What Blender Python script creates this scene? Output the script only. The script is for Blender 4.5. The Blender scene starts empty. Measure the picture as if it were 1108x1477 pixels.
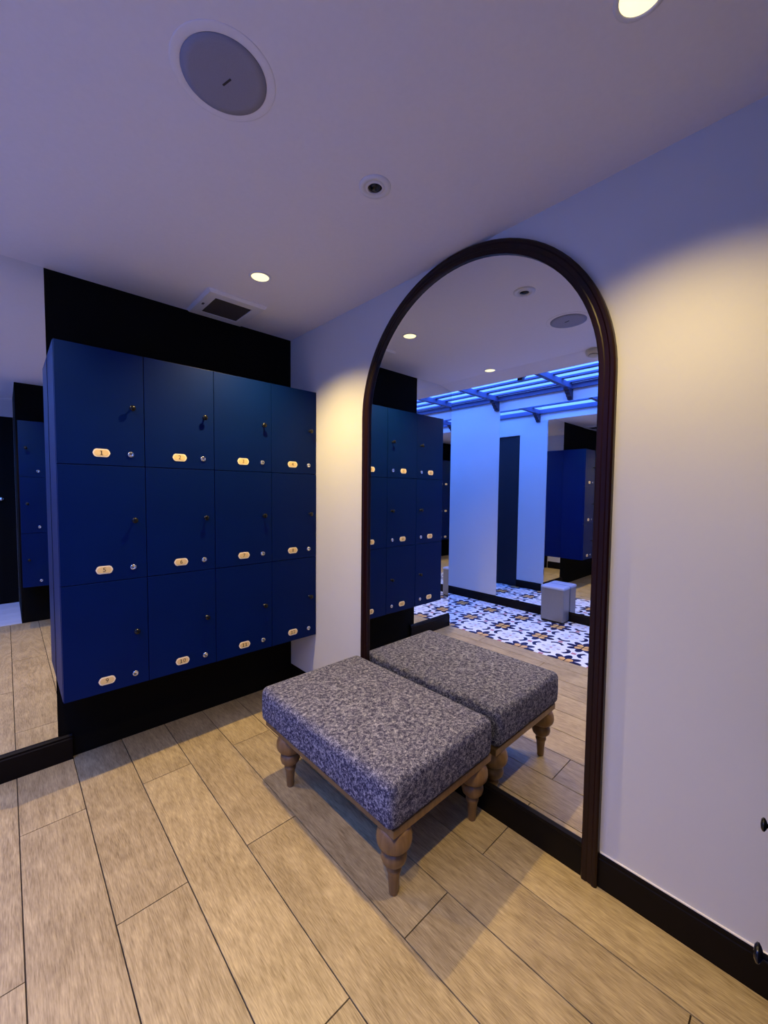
import bpy, bmesh, math, random
from mathutils import Vector, Matrix
random.seed(7)
PI = math.pi
S = bpy.context.scene

# ------------------------------------------------------------------ camera
YAW, PITCH, ROLL = 0.7539, 0.0499, 0.0099
F = Vector((math.sin(YAW)*math.cos(PITCH), math.cos(YAW)*math.cos(PITCH), -math.sin(PITCH)))
R = Vector((math.cos(YAW), -math.sin(YAW), 0)); U = R.cross(F)
R2 = R*math.cos(ROLL)+U*math.sin(ROLL); U2 = -R*math.sin(ROLL)+U*math.cos(ROLL)
cam = bpy.data.cameras.new('camera'); camo = bpy.data.objects.new('camera', cam)
S.collection.objects.link(camo)
m = Matrix((R2, U2, -F)).transposed().to_4x4(); m.translation = Vector((-1.6235, -2.7904, 1.5))
camo.matrix_world = m
cam.sensor_fit = 'HORIZONTAL'; cam.sensor_width = 36; cam.lens = 36*582.84/1108
cam.clip_start = 0.02
S.camera = camo

# ------------------------------------------------------------------ world, lights, exposure
CH = 2.644                                  # alcove ceiling height
w = bpy.data.worlds.new('sky'); S.world = w; w.use_nodes = True
bg = w.node_tree.nodes['Background']
bg.inputs[0].default_value = (0.085, 0.24, 1.0, 1); bg.inputs[1].default_value = 10.0
pl = bpy.data.lights.new('skylight_portal', 'AREA'); pl.shape = 'RECTANGLE'; pl.size = 1.25; pl.size_y = 7.6
pl.cycles.is_portal = True
po = bpy.data.objects.new('skylight_portal', pl); po.location = (-2.6, -0.8, 2.95); S.collection.objects.link(po)
WARM = (1.0, 0.72, 0.25)
SPOT_W = 140.0
S.view_settings.view_transform = 'Standard'
S.view_settings.look = 'None'
S.view_settings.gamma = 1.0
S.view_settings.use_curve_mapping = False
S.view_settings.exposure = 0.1
S.cycles.use_denoising = True
S.cycles.max_bounces = 14
S.cycles.glossy_bounces = 10
S.cycles.diffuse_bounces = 4
S.cycles.sample_clamp_indirect = 8.0

# ------------------------------------------------------------------ materials
def nt(name):
    m = bpy.data.materials.new(name); m.use_nodes = True
    t = m.node_tree; b = t.nodes['Principled BSDF']
    return m, t, b
def N(t, k, **kw):
    n = t.nodes.new(k)
    for a, v in kw.items():
        if a.startswith('i_'): n.inputs[int(a[2:])].default_value = v
        else: setattr(n, a, v)
    return n
def L(t, a, b): t.links.new(a, b)
def math_n(t, op, a, b=None, c=None, clamp=False):
    n = t.nodes.new('ShaderNodeMath'); n.operation = op; n.use_clamp = clamp
    for i, v in enumerate((a, b, c)):
        if v is None: continue
        if isinstance(v, (int, float)): n.inputs[i].default_value = v
        else: t.links.new(v, n.inputs[i])
    return n.outputs[0]
def mixc(t, fac, a, b):
    n = t.nodes.new('ShaderNodeMix'); n.data_type = 'RGBA'
    if isinstance(fac, (int, float)): n.inputs[0].default_value = fac
    else: t.links.new(fac, n.inputs[0])
    for i, v in ((6, a), (7, b)):
        if isinstance(v, tuple): n.inputs[i].default_value = (*v, 1)
        else: t.links.new(v, n.inputs[i])
    return n.outputs[2]
def plain(name, col, rough=0.5, metal=0.0, noise=0.0, scale=20, bump=0.0, spec=0.5):
    m, t, b = nt(name)
    b.inputs['Roughness'].default_value = rough; b.inputs['Metallic'].default_value = metal
    b.inputs['Specular IOR Level'].default_value = spec
    tc = N(t, 'ShaderNodeTexCoord'); nz = N(t, 'ShaderNodeTexNoise'); nz.inputs['Scale'].default_value = scale
    nz.inputs['Detail'].default_value = 4
    L(t, tc.outputs['Object'], nz.inputs['Vector'])
    k = noise
    c = mixc(t, nz.outputs['Fac'], tuple(x*(1-k) for x in col), tuple(min(1, x*(1+k)) for x in col))
    L(t, c, b.inputs['Base Color'])
    if bump:
        bp = N(t, 'ShaderNodeBump'); bp.inputs['Strength'].default_value = bump; bp.inputs['Distance'].default_value = 0.002
        L(t, nz.outputs['Fac'], bp.inputs['Height']); L(t, bp.outputs[0], b.inputs['Normal'])
    return m
def emis(name, col, s):
    m, t, b = nt(name)
    b.inputs['Base Color'].default_value = (*col, 1)
    b.inputs['Emission Color'].default_value = (*col, 1); b.inputs['Emission Strength'].default_value = s
    return m

M_wall = plain('painted_plaster', (0.62, 0.62, 0.64), 0.7, noise=0.03, scale=3, bump=0.05)
M_ceil = plain('ceiling_paint', (0.80, 0.76, 0.80), 0.8, noise=0.03, scale=60, bump=0.05)
M_black = plain('black_wall_panel', (0.0035, 0.003, 0.003), 0.75, noise=0.2, scale=8, spec=0.1)
M_dark = plain('black_stained_wood', (0.004, 0.0025, 0.002), 0.5, noise=0.3, scale=12, spec=0.15)
M_navy = plain('navy_door_paint', (0.001, 0.0015, 0.010), 0.5, noise=0.1, scale=6)
M_grout = plain('grout', (0.035, 0.022, 0.014), 0.9, noise=0.2, scale=40)
M_chrome = plain('chrome', (0.8, 0.8, 0.82), 0.15, metal=1.0)
M_bronze = plain('dark_bronze', (0.012, 0.012, 0.015), 0.22, metal=0.6, spec=0.8)
M_gold = plain('gold_plate', (0.78, 0.56, 0.24), 0.4, metal=0.0, noise=0.12, scale=300)
M_rim = plain('plate_rim', (0.88, 0.76, 0.55), 0.35, noise=0.05)
M_digit = plain('engraved_digit', (0.10, 0.055, 0.02), 0.6)
M_white_plastic = plain('white_plastic', (0.72, 0.70, 0.74), 0.45)
M_grille = plain('speaker_grille', (0.27, 0.26, 0.33), 0.6, noise=0.1, scale=400, bump=0.2)
M_slot = plain('dark_vent', (0.03, 0.022, 0.024), 0.7)
M_beige = plain('aged_plastic', (0.62, 0.57, 0.46), 0.45)
M_stone = plain('pale_stone_floor', (0.55, 0.56, 0.6), 0.5, noise=0.15, scale=5)
M_bin = plain('brushed_steel', (0.24, 0.24, 0.27), 0.38, metal=0.35, noise=0.05, scale=60)
M_binlid = plain('bin_lid_plastic', (0.34, 0.40, 0.58), 0.35)
M_binbase = plain('bin_black_plastic', (0.012, 0.012, 0.014), 0.4)
M_perg = plain('pergola_paint', (0.07, 0.09, 0.22), 0.55, noise=0.08, scale=8)
M_corbel = plain('corbel_wood', (0.025, 0.02, 0.05), 0.5, noise=0.2, scale=10)
M_glow = emis('lamp_glow', (1.0, 0.84, 0.44), 1.5)

def mirror_mat():
    m, t, b = nt('mirror_glass')
    b.inputs['Base Color'].default_value = (0.86, 0.88, 0.89, 1); b.inputs['Metallic'].default_value = 1
    b.inputs['Roughness'].default_value = 0.0
    return m
M_mirror = mirror_mat()

def locker_mat():
    m, t, b = nt('navy_locker_laminate')
    tc = N(t, 'ShaderNodeTexCoord'); nz = N(t, 'ShaderNodeTexNoise'); nz.inputs['Scale'].default_value = 4; nz.inputs['Detail'].default_value = 6
    L(t, tc.outputs['Object'], nz.inputs['Vector'])
    L(t, mixc(t, nz.outputs['Fac'], (0.0001, 0.0068, 0.064), (0.0002, 0.0100, 0.086)), b.inputs['Base Color'])
    b.inputs['Roughness'].default_value = 0.45; b.inputs['Specular IOR Level'].default_value = 0.09
    return m
M_lock = locker_mat()

def mahog():
    m, t, b = nt('mahogany')
    tc = N(t, 'ShaderNodeTexCoord'); mp = N(t, 'ShaderNodeMapping'); mp.inputs['Scale'].default_value = (30, 30, 2)
    nz = N(t, 'ShaderNodeTexNoise'); nz.inputs['Scale'].default_value = 1.5; nz.inputs['Detail'].default_value = 6
    L(t, tc.outputs['Object'], mp.inputs[0]); L(t, mp.outputs[0], nz.inputs['Vector'])
    L(t, mixc(t, nz.outputs['Fac'], (0.004, 0.0008, 0.0006), (0.020, 0.002, 0.0015)), b.inputs['Base Color'])
    b.inputs['Roughness'].default_value = 0.4; b.inputs['Specular IOR Level'].default_value = 0.3
    return m
M_mahog = mahog()

def plank_mat():
    m, t, b = nt('oak_look_plank')
    tc = N(t, 'ShaderNodeTexCoord'); oi = N(t, 'ShaderNodeObjectInfo')
    off = N(t, 'ShaderNodeVectorMath', operation='SCALE'); off.inputs['Scale'].default_value = 37.0
    cmb = N(t, 'ShaderNodeCombineXYZ')
    for i in range(3): L(t, oi.outputs['Random'], cmb.inputs[i])
    L(t, cmb.outputs[0], off.inputs[0])
    add = N(t, 'ShaderNodeVectorMath', operation='ADD'); L(t, tc.outputs['Object'], add.inputs[0]); L(t, off.outputs[0], add.inputs[1])
    # broad cathedral figure: contour lines of a low frequency stretched noise
    mp = N(t, 'ShaderNodeMapping'); mp.inputs['Scale'].default_value = (4.6, 0.75, 1); L(t, add.outputs[0], mp.inputs[0])
    n1 = N(t, 'ShaderNodeTexNoise'); n1.inputs['Scale'].default_value = 1.0; n1.inputs['Detail'].default_value = 2.5; n1.inputs['Distortion'].default_value = 0.3
    L(t, mp.outputs[0], n1.inputs['Vector'])
    rings = math_n(t, 'SINE', math_n(t, 'MULTIPLY', n1.outputs['Fac'], 80.0))
    # fine pores along the grain
    mp2 = N(t, 'ShaderNodeMapping'); mp2.inputs['Scale'].default_value = (300, 24, 1); L(t, add.outputs[0], mp2.inputs[0])
    n2 = N(t, 'ShaderNodeTexNoise'); n2.inputs['Scale'].default_value = 1.0; n2.inputs['Detail'].default_value = 6
    L(t, mp2.outputs[0], n2.inputs['Vector'])
    n3 = N(t, 'ShaderNodeTexNoise'); n3.inputs['Scale'].default_value = 5.0; n3.inputs['Detail'].default_value = 4
    L(t, add.outputs[0], n3.inputs['Vector'])
    f = math_n(t, 'ADD', math_n(t, 'MULTIPLY', rings, 0.10), math_n(t, 'MULTIPLY', math_n(t, 'SUBTRACT', n2.outputs['Fac'], 0.5), 1.6))
    f = math_n(t, 'ADD', f, math_n(t, 'MULTIPLY', math_n(t, 'SUBTRACT', n3.outputs['Fac'], 0.5), 0.7))
    f = math_n(t, 'ADD', f, 0.5, clamp=True)
    col = mixc(t, f, (0.215, 0.15, 0.068), (0.58, 0.445, 0.235))
    tone = mixc(t, oi.outputs['Random'], (0.88, 0.88, 0.90), (1.0, 1.0, 0.98))
    mul = N(t, 'ShaderNodeMix', data_type='RGBA', blend_type='MULTIPLY'); mul.inputs[0].default_value = 1
    L(t, col, mul.inputs[6]); L(t, tone, mul.inputs[7]); L(t, mul.outputs[2], b.inputs['Base Color'])
    b.inputs['Roughness'].default_value = 0.42; b.inputs['Specular IOR Level'].default_value = 0.4
    bp = N(t, 'ShaderNodeBump'); bp.inputs['Strength'].default_value = 0.25; bp.inputs['Distance'].default_value = 0.001
    L(t, f, bp.inputs['Height']); L(t, bp.outputs[0], b.inputs['Normal'])
    return m
M_plank = plank_mat()

def legwood():
    m, t, b = nt('turned_oak')
    tc = N(t, 'ShaderNodeTexCoord'); mp = N(t, 'ShaderNodeMapping'); mp.inputs['Scale'].default_value = (40, 40, 5)
    nz = N(t, 'ShaderNodeTexNoise'); nz.inputs['Scale'].default_value = 1.6; nz.inputs['Detail'].default_value = 6
    L(t, tc.outputs['Object'], mp.inputs[0]); L(t, mp.outputs[0], nz.inputs['Vector'])
    L(t, mixc(t, nz.outputs['Fac'], (0.10, 0.05, 0.018), (0.31, 0.18, 0.075)), b.inputs['Base Color'])
    b.inputs['Roughness'].default_value = 0.38
    return m
M_leg = legwood()

def fabric_mat():
    m, t, b = nt('heather_upholstery')
    tc = N(t, 'ShaderNodeTexCoord')
    def th(sc, seed):
        mp = N(t, 'ShaderNodeMapping'); mp.inputs['Scale'].default_value = sc; mp.inputs['Location'].default_value = (seed, seed, seed)
        L(t, tc.outputs['Object'], mp.inputs[0])
        n = N(t, 'ShaderNodeTexNoise'); n.inputs['Scale'].default_value = 1; n.inputs['Detail'].default_value = 3; n.inputs['Roughness'].default_value = 0.65
        L(t, mp.outputs[0], n.inputs['Vector']); return n.outputs['Fac']
    a = th((800, 130, 130), 1.0); c = th((130, 800, 650), 5.0); d = th((60, 60, 60), 9.0)
    f = math_n(t, 'ADD', math_n(t, 'MULTIPLY', a, 1.0), math_n(t, 'MULTIPLY', c, 1.0))
    f = math_n(t, 'ADD', f, math_n(t, 'MULTIPLY', d, 0.7))
    f = math_n(t, 'MULTIPLY', math_n(t, 'SUBTRACT', f, 1.35), 2.5)
    f = math_n(t, 'ADD', f, 0.46, clamp=True)
    r = N(t, 'ShaderNodeValToRGB'); cr = r.color_ramp
    cr.elements[0].position = 0.0; cr.elements[0].color = (0.012, 0.012, 0.035, 1)
    cr.elements[1].position = 1.0; cr.elements[1].color = (0.42, 0.42, 0.50, 1)
    e = cr.elements.new(0.45); e.color = (0.065, 0.065, 0.13, 1)
    L(t, f, r.inputs[0]); L(t, r.outputs[0], b.inputs['Base Color'])
    b.inputs['Roughness'].default_value = 0.95; b.inputs['Specular IOR Level'].default_value = 0.1
    bp = N(t, 'ShaderNodeBump'); bp.inputs['Strength'].default_value = 0.5; bp.inputs['Distance'].default_value = 0.0015
    L(t, f, bp.inputs['Height']); L(t, bp.outputs[0], b.inputs['Normal'])
    return m
M_fab = fabric_mat()

def tile_mat():
    """encaustic pattern: amber four-petal flowers in navy stars, pale rosettes between, small pink squares"""
    m, t, b = nt('patterned_cement_tile')
    g = N(t, 'ShaderNodeNewGeometry'); sp = N(t, 'ShaderNodeSeparateXYZ'); L(t, g.outputs['Position'], sp.inputs[0])
    P = 0.435
    def cell(src, o):
        v = math_n(t, 'ADD', math_n(t, 'DIVIDE', math_n(t, 'ADD', src, o), P), 100.5)
        return math_n(t, 'SUBTRACT', math_n(t, 'FRACT', v), 0.5)
    def polar(u, v):
        r = math_n(t, 'SQRT', math_n(t, 'ADD', math_n(t, 'MULTIPLY', u, u), math_n(t, 'MULTIPLY', v, v)))
        return r, math_n(t, 'ARCTAN2', v, u)
    u1, v1 = cell(sp.outputs[0], 2.03), cell(sp.outputs[1], 0.0)
    u2, v2 = cell(sp.outputs[0], 2.03+P/2), cell(sp.outputs[1], P/2)
    r1, a1 = polar(u1, v1); r2, a2 = polar(u2, v2)
    def lt(a, b_): return math_n(t, 'LESS_THAN', a, b_)
    def AND(a, b_): return math_n(t, 'MULTIPLY', a, b_)
    c4 = math_n(t, 'ABSOLUTE', math_n(t, 'SINE', math_n(t, 'MULTIPLY', a1, 2.0)))       # petals on the diagonals
    petal = lt(r1, math_n(t, 'MULTIPLY_ADD', math_n(t, 'POWER', c4, 0.5), 0.155, 0.03))
    star = lt(r1, math_n(t, 'MULTIPLY_ADD', math_n(t, 'ABSOLUTE', math_n(t, 'COSINE', math_n(t, 'MULTIPLY', a1, 4.0))), 0.16, 0.19))
    c8 = math_n(t, 'ABSOLUTE', math_n(t, 'COSINE', math_n(t, 'MULTIPLY', a2, 4.0)))
    ros = lt(r2, math_n(t, 'MULTIPLY_ADD', c8, 0.06, 0.35))
    rim = AND(lt(math_n(t, 'ABSOLUTE', math_n(t, 'SUBTRACT', r2, math_n(t, 'MULTIPLY_ADD', c8, 0.05, 0.335))), 0.042), lt(math_n(t, 'ABSOLUTE', math_n(t, 'SINE', math_n(t, 'MULTIPLY', a2, 2.0))), 0.75))
    inner = AND(lt(r2, math_n(t, 'MULTIPLY_ADD', c8, 0.12, 0.10)), lt(0.05, r2))
    dots = AND(lt(math_n(t, 'ABSOLUTE', math_n(t, 'SUBTRACT', r2, 0.17)), 0.035), lt(math_n(t, 'ABSOLUTE', math_n(t, 'SINE', math_n(t, 'MULTIPLY', a2, 2.0))), 0.45))
    core = lt(r2, 0.035)
    def sq(u, v, s):
        return lt(math_n(t, 'MAXIMUM', math_n(t, 'ABSOLUTE', u), math_n(t, 'ABSOLUTE', v)), s)
    p1 = sq(u1, v2, 0.05); p2 = sq(u2, v1, 0.05)
    pink = math_n(t, 'MAXIMUM', p1, p2)
    nz = N(t, 'ShaderNodeTexNoise'); nz.inputs['Scale'].default_value = 14
    L(t, g.outputs['Position'], nz.inputs['Vector'])
    white = mixc(t, nz.outputs['Fac'], (0.74, 0.76, 0.80), (0.86, 0.87, 0.88))
    col = mixc(t, inner, white, (0.66, 0.70, 0.80))
    col = mixc(t, dots, col, (0.42, 0.40, 0.45))
    col = mixc(t, core, col, (0.62, 0.34, 0.34))
    col = mixc(t, star, col, (0.012, 0.014, 0.06))
    col = mixc(t, rim, col, (0.012, 0.014, 0.06))
    col = mixc(t, petal, col, (0.72, 0.42, 0.13))
    cross = AND(petal, lt(math_n(t, 'MINIMUM', math_n(t, 'ABSOLUTE', u1), math_n(t, 'ABSOLUTE', v1)), 0.012))
    col = mixc(t, cross, col, (0.03, 0.02, 0.02))
    col = mixc(t, pink, col, (0.50, 0.20, 0.20))
    L(t, col, b.inputs['Base Color']); b.inputs['Roughness'].default_value = 0.3
    return m
M_tile = tile_mat()

# ------------------------------------------------------------------ mesh helpers
def box(bm, x0, x1, y0, y1, z0, z1, mi=0, bev=0):
    vs = [bm.verts.new((x, y, z)) for x in (x0, x1) for y in (y0, y1) for z in (z0, z1)]
    fs = [(0,1,3,2), (4,6,7,5), (0,4,5,1), (2,3,7,6), (0,2,6,4), (1,5,7,3)]
    out = [bm.faces.new([vs[i] for i in f]) for f in fs]
    for f in out: f.material_index = mi
    if bev:
        es = list({e for f in out for e in f.edges})
        bmesh.ops.bevel(bm, geom=es, offset=bev, segments=2, affect='EDGES', profile=0.6)
    return out
def lathe(bm, prof, seg=32, mat=None, cap=True, mi=0):
    """prof: (r, z) bottom to top; mat: 4x4 placing the z axis"""
    mat = mat or Matrix.Identity(4); rings = []
    for r, z in prof:
        rings.append([bm.verts.new(mat @ Vector((r*math.cos(2*PI*i/seg), r*math.sin(2*PI*i/seg), z))) for i in range(seg)])
    for a, b_ in zip(rings, rings[1:]):
        for i in range(seg):
            f = bm.faces.new((a[i], a[(i+1) % seg], b_[(i+1) % seg], b_[i])); f.smooth = True; f.material_index = mi
    if cap:
        f = bm.faces.new(rings[0][::-1]); f.material_index = mi
        f = bm.faces.new(rings[-1]); f.material_index = mi
def prism(bm, pts, d, mi=0):
    """pts: list of 3D points (planar outline), d: extrude vector"""
    a = [bm.verts.new(p) for p in pts]; b_ = [bm.verts.new(Vector(p)+d) for p in pts]
    fs = [bm.faces.new(a), bm.faces.new(b_[::-1])]
    n = len(a)
    for i in range(n): fs.append(bm.faces.new((a[i], b_[i], b_[(i+1) % n], a[(i+1) % n])))
    for f in fs: f.material_index = mi
    return fs
def obj(name, bm, mats, parent=None, loc=None, smooth=None):
    bmesh.ops.recalc_face_normals(bm, faces=bm.faces)
    me = bpy.data.meshes.new(name); bm.to_mesh(me); bm.free()
    for mm in (mats if isinstance(mats, (list, tuple)) else [mats]): me.materials.append(mm)
    o = bpy.data.objects.new(name, me); S.collection.objects.link(o)
    if parent: o.parent = parent
    if loc: o.location = loc
    return o
def B(name, c, mats, parent=None, bev=0):
    """box with its own origin at its centre"""
    x0, x1, y0, y1, z0, z1 = c; ctr = ((x0+x1)/2, (y0+y1)/2, (z0+z1)/2)
    bm = bmesh.new(); box(bm, x0-ctr[0], x1-ctr[0], y0-ctr[1], y1-ctr[1], z0-ctr[2], z1-ctr[2], 0, bev)
    return obj(name, bm, mats, parent, ctr)
def tag(o, label, cat, group=None, kind=None):
    o['label'] = label; o['category'] = cat
    if group: o['group'] = group
    if kind: o['kind'] = kind
    return o
def struct(o, label=None):
    o['kind'] = 'structure'
    if label: o['label'] = label
    return o
def empty(name, loc, label, cat, group=None, rz=0):
    o = bpy.data.objects.new(name, None); S.collection.objects.link(o); o.location = loc; o.rotation_euler = (0, 0, rz)
    o.empty_display_size = 0.05
    return tag(o, label, cat, group)
def copy_tree(o, parent=None):
    c = o.copy(); S.collection.objects.link(c); c.parent = parent
    for ch in list(o.children): copy_tree(ch, c)
    return c

# ------------------------------------------------------------------ dimensions of the place
W1, W2 = -2.016, -3.196          # edge of the alcove / opposite wall of the passage under the pergola
YB = -3.187                      # black back wall of the alcove
YS, YN = -4.36, 3.0              # ends of the passage

# ------------------------------------------------------------------ floor
fl = empty('floor', (0, 0, 0), 'x', 'x'); del fl['category']; struct(fl, 'floor of oak-look planks and patterned tiles')
bm = bmesh.new(); box(bm, W2-0.1, 0.1, YS-0.1, YN+0.1, -0.08, -0.006)
g_ = obj('grout_bed', bm, M_grout, fl)
G = 0.0021
edges = [0.0] + [-0.216-0.2335*k for k in range(8)] + [W1]
for k in range(len(edges)-1):
    x1, x0 = edges[k], edges[k+1]
    ys = [0.0]; y = -0.51 if k % 2 == 0 else -1.21
    while y > -3.19: ys.append(y); y -= 1.4 if k < 99 else 0
    ys.append(-3.20)
    for a, c in zip(ys, ys[1:]):
        dz = random.uniform(-0.0003, 0.0003)
        ctr = ((x0+x1)/2, (a+c)/2, 0)
        bm = bmesh.new(); box(bm, x0+G-ctr[0], x1-G-ctr[0], c+G-ctr[1], a-G-ctr[1], -0.006, dz, 0)
        obj('floor_plank', bm, M_plank, fl, ctr)
T = 0.2175
nx = 6
me_cache = {}
iy = 0
x_edges = [W1] + [-2.03-T*(i+1) for i in range(5)] + [W2]
x_edges = [x_edges[0]] + [x for x in x_edges[1:-1] if x > W2+0.02] + [W2]
j0, j1 = int(math.floor(YS/T)), int(math.ceil(YN/T))
for j in range(j0, j1):
    ya, yb = max(YS, j*T), min(YN, (j+1)*T)
    if yb-ya < 0.01: continue
    for xa, xb in zip(x_edges, x_edges[1:]):
        wd, ht = round(xa-xb, 4), round(yb-ya, 4)
        key = (wd, ht)
        if key not in me_cache:
            bm = bmesh.new(); box(bm, -wd/2+0.001, wd/2-0.001, -ht/2+0.001, ht/2-0.001, -0.006, 0.0005)
            o = obj('patterned_tile', bm, M_tile, fl); me_cache[key] = o.data
        else:
            o = bpy.data.objects.new('patterned_tile', me_cache[key]); S.collection.objects.link(o); o.parent = fl
        o.location = ((xa+xb)/2, (ya+yb)/2, 0)
# pale stone beyond the alcove's back wall
for k in range(2):
    for j in range(4):
        x0 = W1+0.001+k*0.248; y1 = -3.203-j*0.29
        o = B('stone_slab', (x0, x0+0.245, y1-0.287, y1, -0.006, 0.0), M_stone, fl)

# ------------------------------------------------------------------ walls and ceiling
struct(B('wall_right', (0, 0.12, YB, 0.1, 0, CH), M_wall), 'pale plaster wall carrying the arched mirror')
struct(B('wall_far', (-1.99, 0, 0, 0.1, 0, CH), M_black), 'black wall behind the numbered lockers')
bm = bmesh.new(); box(bm, W1, -1.99, 0.0, 0.1, 0, 2.602); box(bm, W1, -1.9, 0.1, 0.44, 0, 2.602)
box(bm, W1, -1.9, 0.44, 1.34, 2.414, 2.602); box(bm, W1, -1.9, 1.34, YN, 0, 2.602)
struct(obj('wall_passage', bm, M_wall), 'pale passage wall with a dark doorway')
struct(B('wall_back', (-1.52, 0.0, YS+0.05, YB, 0, CH), M_black), 'black wall block at the back of the alcove')
struct(B('wall_left', (W2-0.12, W2, YS, YN, 0, 3.05), M_wall), 'pale wall across the passage under the pergola')
bm = bmesh.new(); box(bm, W2, -1.98, YS-0.12, YS, 0, 3.05); box(bm, -1.98, -1.52, YS-0.12, YS, 2.414, 3.05); box(bm, -1.52, 0.0, YS-0.12, YS, 0, 3.05)
struct(obj('wall_near', bm, M_wall), 'pale end wall with a black door')
struct(B('wall_end', (W2, -1.9, YN, YN+0.12, 0, 3.05), M_wall), 'far end wall of the passage')
# ceiling slab with a shallow fall to its open edge
bm = bmesh.new()
prism(bm, [(0.12, 0, CH), (-1.80, 0, CH), (W1, 0, 2.602), (W1, 0, 3.05), (0.12, 0, 3.05)], Vector((0, -(0-YS)-0.12, 0)))
bmesh.ops.translate(bm, verts=bm.verts, vec=(0, 0.1, 0))
struct(obj('ceiling', bm, M_ceil), 'lavender-white painted ceiling')
struct(B('trim_1', (W1, -1.9, 0.1, YN, 2.602, 3.05), M_wall), 'pale bulkhead band under the pergola')
# doors
d = struct(B('door_1', (W1+0.03, W1+0.07, 0.45, 1.33, 0.0, 2.41), M_navy), 'dark navy door in the passage')
struct(B('door_2', (-1.98, -1.52, YS-0.11, YS-0.02, -0.08, 2.414), M_black), 'black door at the end of the passage')

bm = bmesh.new(); lathe(bm, [(0.022, 0), (0.022, 0.004), (0.009, 0.008), (0.009, 0.03), (0.020, 0.036), (0.022, 0.048), (0.014, 0.056), (0.0, 0.057)], 24, Matrix.Rotation(-PI/2, 4, 'X'), False)
o = obj('door_handle', bm, M_chrome, bpy.data.objects['door_2']); o.location = Vector((-1.655, YS-0.02, 1.36))-bpy.data.objects['door_2'].location
# baseboards
M_rimwhite = plain('white_caulk', (0.85, 0.82, 0.80), 0.5)
def baseboard(name, pts_fn, length_vec, label):
    bm = bmesh.new(); prism(bm, pts_fn, length_vec); return struct(obj(name, bm, M_mahogdark), label)
M_mahogdark = plain('black_mahogany', (0.004, 0.002, 0.002), 0.5, noise=0.4, scale=15, spec=0.15)
def bb_profile(t, h):
    return [(0, 0), (t, 0), (t, h-0.022), (t*0.75, h-0.018), (t*0.8, h-0.008), (t*0.45, h), (0, h)]
def bb_along_y(name, x, sgn, y0, y1, t, h, label):
    pts = [(x+sgn*a, y0, z) for a, z in bb_profile(t, h)]
    return baseboard(name, pts, Vector((0, y1-y0, 0)), label)
def bb_along_x(name, y, sgn, x0, x1, t, h, label):
    pts = [(x0, y+sgn*a, z) for a, z in bb_profile(t, h)]
    return baseboard(name, pts, Vector((x1-x0, 0, 0)), label)
bb_along_y('baseboard_right', 0, -1, YB, -2.27, 0.009, 0.133, 'black baseboard on the right wall')
bb_along_y('baseboard_right', 0, -1, -0.87, 0, 0.009, 0.133, 'black baseboard between the arched mirror and the corner')
struct(B('trim_2', (-0.0055, -0.0002, YB, -2.288, 0.1335, 0.1375), M_rimwhite), 'white caulk line along the top of the baseboard')
bb_along_x('baseboard_far', 0, -1, W1, -1.385, 0.03, 0.138, 'dark moulded baseboard under the left wall mirror')
bb_along_y('baseboard_left', W2, 1, YS, YN, 0.012, 0.115, 'black baseboard along the passage wall')
bb_along_y('baseboard_passage', W1, -1, 0.03, 0.44, 0.012, 0.115, 'black baseboard on the wall beside the navy door')
bb_along_y('baseboard_passage', W1, -1, 1.34, YN, 0.012, 0.115, 'black baseboard beyond the navy door')

# ------------------------------------------------------------------ locker banks
def digit_mesh(txt, size):
    cu = bpy.data.curves.new('t', 'FONT'); cu.body = txt; cu.size = size; cu.align_x = 'CENTER'; cu.align_y = 'CENTER'; cu.extrude = 0.0004
    cu.resolution_u = 3
    o = bpy.data.objects.new('t', cu); S.collection.objects.link(o)
    dg = bpy.context.evaluated_depsgraph_get(); me = bpy.data.meshes.new_from_object(o.evaluated_get(dg))
    bpy.data.objects.remove(o); bpy.data.curves.remove(cu)
    return me
def add_digits(bm, txt, size, cx, y, cz):
    n = len(txt); adv = size*0.58
    for i, ch in enumerate(txt):
        ox = (i-(n-1)/2)*adv
        if ch == '1':                                     # seriffed one
            w_ = size*0.075; hh = size*0.34; y1 = y-0.0005
            box(bm, cx+ox-w_, cx+ox+w_, y1, y, cz-hh, cz+hh, 2)
            box(bm, cx+ox-w_*2.6, cx+ox+w_*2.6, y1, y, cz-hh, cz-hh+size*0.08, 2)
            box(bm, cx+ox-w_*2.6, cx+ox+w_, y1, y, cz+hh-size*0.08, cz+hh, 2)
        else:
            me = digit_mesh(ch, size); me.transform(Matrix.Translation((cx+ox, y, cz)) @ Matrix.Rotation(PI/2, 4, 'X'))
            k0 = len(bm.faces); bm.from_mesh(me); bm.faces.ensure_lookup_table()
            for f in bm.faces[k0:]: f.material_index = 2
            bpy.data.meshes.remove(me)
def plate(bm, cx, y, cz, w_, h_, t_, mi):
    pts = []
    for sx in (1, -1):
        seq = [(0.30, -0.5), (0.40, -0.40), (0.46, -0.2), (0.5, 0.0), (0.46, 0.2), (0.40, 0.40), (0.30, 0.5)]
        for a, c in seq: pts.append((cx+sx*a*w_, y, cz+sx*c*h_))
    prism(bm, pts, Vector((0, -t_, 0)), mi)
BW, BD = 1.4425, 0.3527
ZR = [0.461, 1.031, 1.618, 2.195]
XC = [0, 0.3675, 0.729, 1.096, BW]
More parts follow.
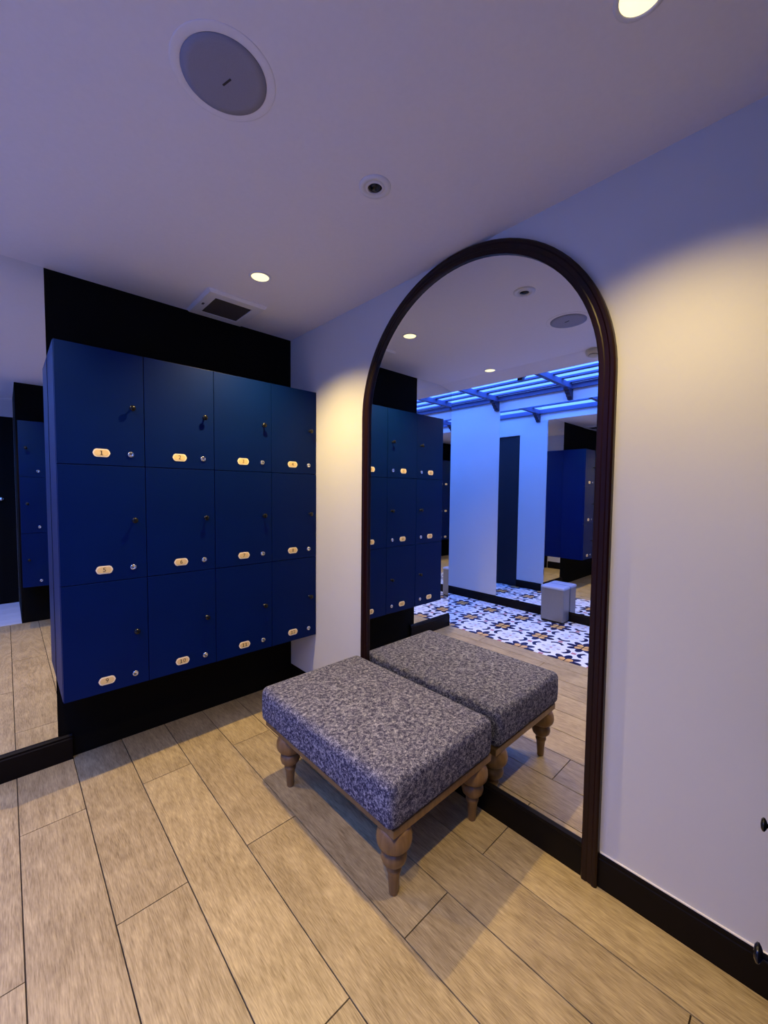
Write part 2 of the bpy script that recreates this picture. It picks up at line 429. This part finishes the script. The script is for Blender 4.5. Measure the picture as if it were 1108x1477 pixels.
def locker_bank(loc, label, rz, numbers):
    t = empty('locker_bank', loc, label, 'lockers', None, rz)
    D = -BD; h = BW/2
    bm = bmesh.new(); e = 0.016
    box(bm, -h, h, D+0.020, -0.001, ZR[0], ZR[0]+e); box(bm, -h, h, D+0.020, -0.001, ZR[3]-e, ZR[3])
    for x in XC:
        xa = max(-h, -h+x-e/2); xb = min(h, xa+e); xa = xb-e
        box(bm, xa, xb, D+0.020, -0.001, ZR[0]+e, ZR[3]-e)
    for z in ZR[1:3]: box(bm, -h+e, h-e, D+0.020, -0.02, z-e/2, z+e/2)
    box(bm, -h+e, h-e, -0.008, -0.001, ZR[0]+e, ZR[3]-e)
    obj('carcass', bm, M_lock, t)
    n = 0
    for r in (2, 1, 0):
        for c in range(4):
            n += 1
            x0, x1 = -h+XC[c]+0.0016, -h+XC[c+1]-0.0016; z0, z1 = ZR[r]+0.0016, ZR[r+1]-0.0016
            off = random.uniform(-0.0012, 0.0012)+(0.008 if (not numbers and c == 3) else 0)
            door = B('door', (x0, x1, D+off, D+0.0185+off, z0, z1), M_lock, t, 0.0012)
            ctr = Vector(door.location)
            lx, lz = x1-(0.063 if numbers else 0.148), z0+0.060
            yf = D+off
            # number plate
            bm = bmesh.new(); px = x1-(0.189 if numbers else 0.27)
            plate(bm, px, yf, lz, 0.074, 0.040, 0.002, 1); plate(bm, px, yf-0.002, lz, 0.062, 0.030, 0.001, 0)
            if numbers: add_digits(bm, str(n), 0.031, px, yf-0.003, lz)
            bmesh.ops.translate(bm, verts=bm.verts, vec=-Vector((px, yf, lz)))
            obj('number_plate', bm, [M_gold, M_rim, M_digit], door, Vector((px, yf, lz))-ctr)
            # lock
            bm = bmesh.new(); mt = Matrix.Rotation(PI/2, 4, 'X')
            lathe(bm, [(0.0145, 0), (0.0145, 0.003), (0.0125, 0.0055), (0.009, 0.006), (0.008, 0.0048), (0.0, 0.0048)], 20, mt, False)
            box(bm, -0.0045, 0.0045, -0.0058, -0.0046, -0.001, 0.001, 1)
            obj('lock', bm, [M_chrome, M_slot], door, Vector((lx, yf, lz))-ctr)
            # knob
            bm = bmesh.new()
            lathe(bm, [(0.009, 0), (0.009, 0.002), (0.005, 0.004), (0.0045, 0.018), (0.010, 0.020), (0.0145, 0.023), (0.0145, 0.026), (0.010, 0.029), (0.0, 0.030)], 20, mt, False)
            obj('knob', bm, M_bronze, door, Vector((x1-0.055, yf, z1-0.278))-ctr)
    return t
locker_bank((-BW/2-0.001, -0.0005, 0), 'bank of twelve navy blue lockers numbered 1 to 12 hung on the black wall', 0, True)
locker_bank((-0.775, -3.137, 0), 'second navy locker bank on the back wall, seen in the left mirror', PI+0.045, False)

# ------------------------------------------------------------------ arched mirror
am = empty('arched_mirror', (0, -1.583, 0), 'tall arched mirror in a dark mahogany frame on the right wall', 'mirror')
CY, CZ, RO, RI = 0.0, 1.94, 0.702, 0.643
def arch(r, z0, n=48):
    p = [(-r, z0)] + [(-r*math.cos(PI*i/n), CZ+r*math.sin(PI*i/n)) for i in range(n+1)] + [(r, z0)]
    return p
bm = bmesh.new()
prof = [(RO, 0.0), (RO, -0.021), (RO-0.006, -0.026), (RO-0.016, -0.026), (RO-0.021, -0.022), (RO-0.036, -0.021), (RO-0.040, -0.023), (RI+0.005, -0.023), (RI, -0.018), (RI, -0.001)]
rows = [[bm.verts.new((x, y, z)) for y, z in arch(r, 0.0)] for r, x in prof]
for a, c in zip(rows, rows[1:]+[rows[0]]):
    for i in range(len(a)-1): bm.faces.new((a[i], a[i+1], c[i+1], c[i]))
for idx in (0, -1): bm.faces.new([r[idx] for r in rows])
obj('frame', bm, M_mahog, am)
bm = bmesh.new(); prism(bm, [(-0.004, y, z) for y, z in arch(RI, 0.14)], Vector((-0.004, 0, 0))); obj('mirror_glass', bm, M_mirror, am)
bm = bmesh.new(); prism(bm, [(-0.001, y, z) for y, z in arch(RI, 0.14)], Vector((-0.003, 0, 0))); obj('backing_board', bm, M_dark, am)
bm = bmesh.new()
prism(bm, [(a, -RI, z) for a, z in [(-0.001, 0), (-0.012, 0), (-0.012, 0.118), (-0.018, 0.126), (-0.018, 0.140), (-0.010, 0.150), (-0.001, 0.150)]], Vector((0, 2*RI, 0)))
obj('bottom_rail', bm, M_dark, am)

# left wall mirror and passage mirror
lm = empty('wall_mirror', (-1.735, 0, 0), 'frameless full-height mirror beside the lockers at the left edge', 'mirror')
bm = bmesh.new(); box(bm, -2.012+1.735, -1.4455+1.735, -0.007, -0.001, 0.138, CH-0.001); obj('mirror_glass', bm, M_mirror, lm)
lm.name = 'wall_mirror'
pm = empty('wall_mirror', (W2, -0.65, 0), 'frameless full-height mirror on the passage wall behind the pedal bin', 'mirror')
bm = bmesh.new(); box(bm, 0.001, 0.007, -0.75, 0.747, 0.115, 2.574); obj('mirror_glass', bm, M_mirror, pm)

# ------------------------------------------------------------------ ottoman
ot = empty('ottoman', (-0.345, -1.40, 0), 'grey-blue heather ottoman on turned oak legs against the arched mirror', 'ottoman')
def rounded_box(x0, x1, y0, y1, z0, z1, r, seg=5, dome=0.0):
    bm = bmesh.new()
    nxs, nys, nzs = 14, 18, 5
    # grid cube, then push to rounded shape
    import itertools
    res = bmesh.ops.create_cube(bm, size=2.0)
    bmesh.ops.subdivide_edges(bm, edges=bm.edges[:], cuts=27, use_grid_fill=True)
    hx, hy, hz = (x1-x0)/2, (y1-y0)/2, (z1-z0)/2; c = Vector(((x0+x1)/2, (y0+y1)/2, (z0+z1)/2))
    def remap(v, h, rr):
        a = abs(v); s = 1 if v >= 0 else -1
        k = 0.72                      # outer part of the parameter covers the corner round
        return s*((a/k)*(h-rr) if a < k else (h-rr)+(a-k)/(1-k)*rr)
    for v in bm.verts:
        p = Vector((remap(v.co.x, hx, r), remap(v.co.y, hy, r), remap(v.co.z, hz, r)))
        q = Vector((max(-hx+r, min(hx-r, p.x)), max(-hy+r, min(hy-r, p.y)), max(-hz+r, min(hz-r, p.z))))
        dlt = p-q
        if dlt.length > 1e-6:
            mx = max(abs(dlt.x), abs(dlt.y), abs(dlt.z)); dlt = dlt.normalized()*mx
        p = q+dlt
        u, w_ = p.x/hx, p.y/hy
        if p.z > 0: p.z += dome*(1-u*u)*(1-w_*w_)
        if abs(u) > 0.7 or abs(w_) > 0.7:
            bul = 0.004*(1-(p.z/hz)**2)
            if abs(u) > 0.9: p.x += bul*(1 if u > 0 else -1)
            if abs(w_) > 0.9: p.y += bul*(1 if w_ > 0 else -1)
        v.co = p+c
    for f in bm.faces: f.smooth = True
    return bm
ox, oy = 0.345, 1.40
cush = obj('cushion', rounded_box(-0.678+ox, -0.0325+ox, -1.834+oy, -0.862+oy, 0.302, 0.484, 0.030, dome=0.006), M_fab, ot)
# apron board
bm = bmesh.new()
box(bm, -0.656+ox, -0.0275+ox, -1.826+oy, -0.87+oy, 0.272, 0.3035, 0, 0.002)
obj('base_board', bm, M_leg, ot)
LEGP = [(0.0, 0.0), (0.0155, 0.0), (0.0175, 0.004), (0.0215, 0.060), (0.0245, 0.088), (0.0275, 0.092), (0.0290, 0.098), (0.0290, 0.105),
        (0.0235, 0.111), (0.0240, 0.117), (0.034, 0.122), (0.0450, 0.134), (0.0495, 0.150), (0.0480, 0.166), (0.041, 0.177), (0.0350, 0.181),
        (0.038, 0.184), (0.053, 0.190), (0.0640, 0.204), (0.0680, 0.222), (0.0660, 0.242), (0.0590, 0.258), (0.050, 0.2725), (0.0, 0.2725)]
first = None
for lx, ly in ((-0.600, -1.773), (-0.600, -1.022), (-0.0945, -1.773), (-0.0945, -1.022)):
    if first is None:
        bm = bmesh.new(); lathe(bm, LEGP, 36, None, False); first = obj('leg', bm, M_leg, ot, (lx+ox, ly+oy, 0))
    else:
        o = first.copy(); S.collection.objects.link(o); o.parent = ot; o.location = (lx+ox, ly+oy, 0)

# ------------------------------------------------------------------ ceiling fittings
def downlight(x, y, label, power=1.0):
    t = empty('downlight', (x, y, CH), label, 'downlight', None)
    bm = bmesh.new()
    lathe(bm, [(0.058, 0.0), (0.058, -0.002), (0.052, -0.004), (0.047, -0.004), (0.0455, -0.0005)], 32, None, False)
    obj('trim_ring', bm, M_white_plastic, t)
    bm = bmesh.new(); lathe(bm, [(0.0, -0.0012), (0.046, -0.0012), (0.046, -0.0004)], 32, None, False)
    obj('lens', bm, M_glow, t)
    l = bpy.data.lights.new('downlight_lamp', 'SPOT'); l.energy = SPOT_W*power; l.color = WARM; l.spot_size = math.radians(124); l.spot_blend = 0.9
    l.shadow_soft_size = 0.022
    lo = bpy.data.objects.new('lamp', l); S.collection.objects.link(lo); lo.location = (x, y, CH-0.03)
downlight(-0.593, -0.705, 'lit warm round downlight in the ceiling between vent and arched mirror')
downlight(-0.530, -2.47, 'lit warm round downlight at the top edge of the photo', 0.48)
downlight(-1.734, -0.66, 'lit warm round downlight seen only in the arched mirror, near the pergola', 0.52)
downlight(-1.734, -2.45, 'lit warm round downlight above and behind the camera', 0.55)

sp = empty('ceiling_speaker', (-1.148, -1.622, CH), 'large round flush ceiling speaker with grey grille', 'speaker')
bm = bmesh.new(); lathe(bm, [(0.137, 0.0), (0.1365, -0.0012), (0.134, -0.0018), (0.114, -0.0028), (0.112, -0.002)], 64, None, False); obj('rim', bm, M_ceil, sp)
bm = bmesh.new(); lathe(bm, [(0.0, -0.006), (0.09, -0.006), (0.1115, -0.0045), (0.1115, -0.001)], 64, None, False); obj('grille', bm, M_grille, sp)
bm = bmesh.new(); box(bm, -0.016, 0.016, -0.0024, 0.0024, -0.0075, -0.006); o = obj('badge', bm, M_slot, sp, (0.008, 0.005, 0)); o.rotation_euler = (0, 0, -1.3)

se = empty('motion_sensor', (-0.578, -1.61, CH), 'small round white ceiling sensor with dark eye', 'sensor')
bm = bmesh.new(); lathe(bm, [(0.060, 0.0), (0.059, -0.004), (0.050, -0.007), (0.041, -0.007), (0.039, -0.002), (0.035, -0.002), (0.033, -0.007), (0.027, -0.008), (0.0265, -0.003)], 40, None, False); obj('rim', bm, M_white_plastic, se)
bm = bmesh.new(); lathe(bm, [(0.0, -0.011), (0.010, -0.010), (0.017, -0.007), (0.020, -0.002)], 24, None, False); obj('eye', bm, M_bronze, se)
bm = bmesh.new(); lathe(bm, [(0.0, -0.0022), (0.0265, -0.0022), (0.0265, -0.001)], 24, None, False); obj('recess', bm, M_slot, se)

ve = empty('ceiling_vent', (-0.577, -0.215, CH), 'square white extractor vent in the ceiling above the lockers', 'vent')
bm = bmesh.new()
ax, ay, bx_, by_ = 0.176, 0.189, 0.113, 0.122
zt = -0.020
for q in range(1):
    outer = [(-ax, -ay), (ax, -ay), (ax, ay), (-ax, ay)]; inn = [(-bx_, -by_), (bx_, -by_), (bx_, by_), (-bx_, by_)]
    lv = [[bm.verts.new((x*s, y*s, z)) for x, y in pp] for pp, s, z in ((outer, 1.0, 0.0), (outer, 1.0, -0.006), (outer, 0.95, zt), (inn, 1.0, zt), (inn, 1.0, -0.002))]
    for a, c in zip(lv, lv[1:]):
        for i in range(4): bm.faces.new((a[i], a[(i+1) % 4], c[(i+1) % 4], c[i]))
obj('frame', bm, M_white_plastic, ve)
bm = bmesh.new(); box(bm, -bx_, bx_, -by_, by_, -0.003, -0.001); obj('duct', bm, M_slot, ve)
sl = None
for i in range(15):
    yy = -by_+0.008+i*(2*by_-0.016)/14
    bm = bmesh.new(); box(bm, -bx_, bx_, -0.0022, 0.0022, -0.017, -0.006)
    o = obj('louvre', bm, M_slot, ve, (0, yy, 0)); o.rotation_euler = (0.5, 0, 0)
bm = bmesh.new(); box(bm, -0.006, 0.006, -0.013, 0.013, -0.0215, -0.0195); obj('switch', bm, M_slot, ve, (-0.143, 0.0, 0))

sd = empty('smoke_detector', (-1.84, -1.54, 2.6352), 'cream dome smoke detector on the ceiling, at the edge of the arched mirror', 'detector')
bm = bmesh.new(); lathe(bm, [(0.062, 0.0), (0.062, -0.012), (0.056, -0.030), (0.040, -0.036), (0.0, -0.036)], 36, None, False); obj('body', bm, M_beige, sd)
bm = bmesh.new(); lathe(bm, [(0.034, -0.035), (0.034, -0.041), (0.022, -0.048), (0.0, -0.048)], 28, None, False); obj('sensing_cap', bm, M_beige, sd)
bm = bmesh.new(); lathe(bm, [(0.036, -0.0355), (0.036, -0.0385), (0.03, -0.0385)], 28, None, False); obj('slot_ring', bm, M_slot, sd)
sd.rotation_euler = (0, -0.192, 0)

# ------------------------------------------------------------------ pergola over the passage
pg = empty('pergola', (-2.606, 0, 2.7), 'blue-lit timber pergola of slats and rafters over the passage', 'pergola')
ZP = 2.762
def pbox(name, c, mat):
    x0, x1, y0, y1, z0, z1 = c; b0 = (-2.606, 0, 2.7)
    ctr = ((x0+x1)/2, (y0+y1)/2, (z0+z1)/2)
    bm = bmesh.new(); box(bm, x0-ctr[0], x1-ctr[0], y0-ctr[1], y1-ctr[1], z0-ctr[2], z1-ctr[2])
    return obj(name, bm, mat, pg, tuple(ctr[i]-b0[i] for i in range(3)))
pbox('ledger', (W2+0.001, W2+0.035, YS+0.01, YN-0.01, 2.702, 2.762), M_perg)
pbox('ledger', (W1-0.035, W1-0.001, YS+0.01, YN-0.01, 2.702, 2.762), M_perg)
for x in (-2.2525, -2.4725, -2.6925, -2.9075, -3.1275):
    pbox('slat', (x-0.0275, x+0.0275, YS+0.01, YN-0.01, ZP, ZP+0.02), M_perg)
yy = 0.14-0.95*4
while yy < YN-0.2:
    pbox('rafter', (W2+0.035, W1-0.035, yy-0.024, yy+0.024, 2.702, ZP), M_perg)
    yy += 0.95
corb = [(0, 0.0), (0.15, 0.0), (0.15, -0.022), (0.138, -0.034), (0.112, -0.040), (0.106, -0.055), (0.104, -0.072), (0.084, -0.080), (0.072, -0.096), (0.070, -0.115), (0.048, -0.124), (0.040, -0.140), (0.036, -0.156), (0.0, -0.160)]
for side, x0 in ((1, W2+0.001), (-1, W1-0.001)):
    base = None
    for k in range(7):
        y = 0.14-0.95*4+0.95*k
        if base is None:
            bm = bmesh.new(); prism(bm, [(side*a, -0.026, z*0.76) for a, z in corb], Vector((0, 0.052, 0)))
            base = obj('bracket', bm, M_corbel, pg)
            o = base
        else:
            o = base.copy(); S.collection.objects.link(o); o.parent = pg
        o.location = (x0+2.606, y, 0.002)

# ------------------------------------------------------------------ pedal bin
pb = empty('pedal_bin', (-3.095, -0.745, 0), 'brushed steel pedal bin standing on the patterned tiles by the passage mirror', 'bin')
def rrect(hx, hy, r, z, n=5):
    p = []
    for cx_, cy_, a0 in ((hx-r, hy-r, 0), (-hx+r, hy-r, PI/2), (-hx+r, -hy+r, PI), (hx-r, -hy+r, 1.5*PI)):
        for i in range(n+1):
            a = a0+PI/2*i/n; p.append((cx_+r*math.cos(a), cy_+r*math.sin(a), z))
    return p
def loft(bm, loops):
    vs = [[bm.verts.new(p) for p in lp] for lp in loops]; n = len(vs[0])
    for a, c in zip(vs, vs[1:]):
        for i in range(n):
            f = bm.faces.new((a[i], a[(i+1) % n], c[(i+1) % n], c[i])); f.smooth = False
    bm.faces.new(vs[0][::-1]); bm.faces.new(vs[-1])
bm = bmesh.new(); loft(bm, [rrect(0.088, 0.134, 0.02, 0.022), rrect(0.088, 0.134, 0.02, 0.388)]); obj('body', bm, M_bin, pb)
bm = bmesh.new(); loft(bm, [rrect(0.084, 0.130, 0.02, 0.0005), rrect(0.084, 0.130, 0.02, 0.022)]); obj('base', bm, M_binbase, pb)
bm = bmesh.new(); loft(bm, [rrect(0.091, 0.137, 0.02, 0.390), rrect(0.092, 0.138, 0.02, 0.404), rrect(0.086, 0.132, 0.02, 0.416), rrect(0.070, 0.118, 0.02, 0.421)]); obj('lid', bm, M_binlid, pb)
bm = bmesh.new(); box(bm, 0.088, 0.122, -0.02, 0.10, 0.005, 0.011, 0, 0.002); obj('pedal', bm, M_chrome, pb)
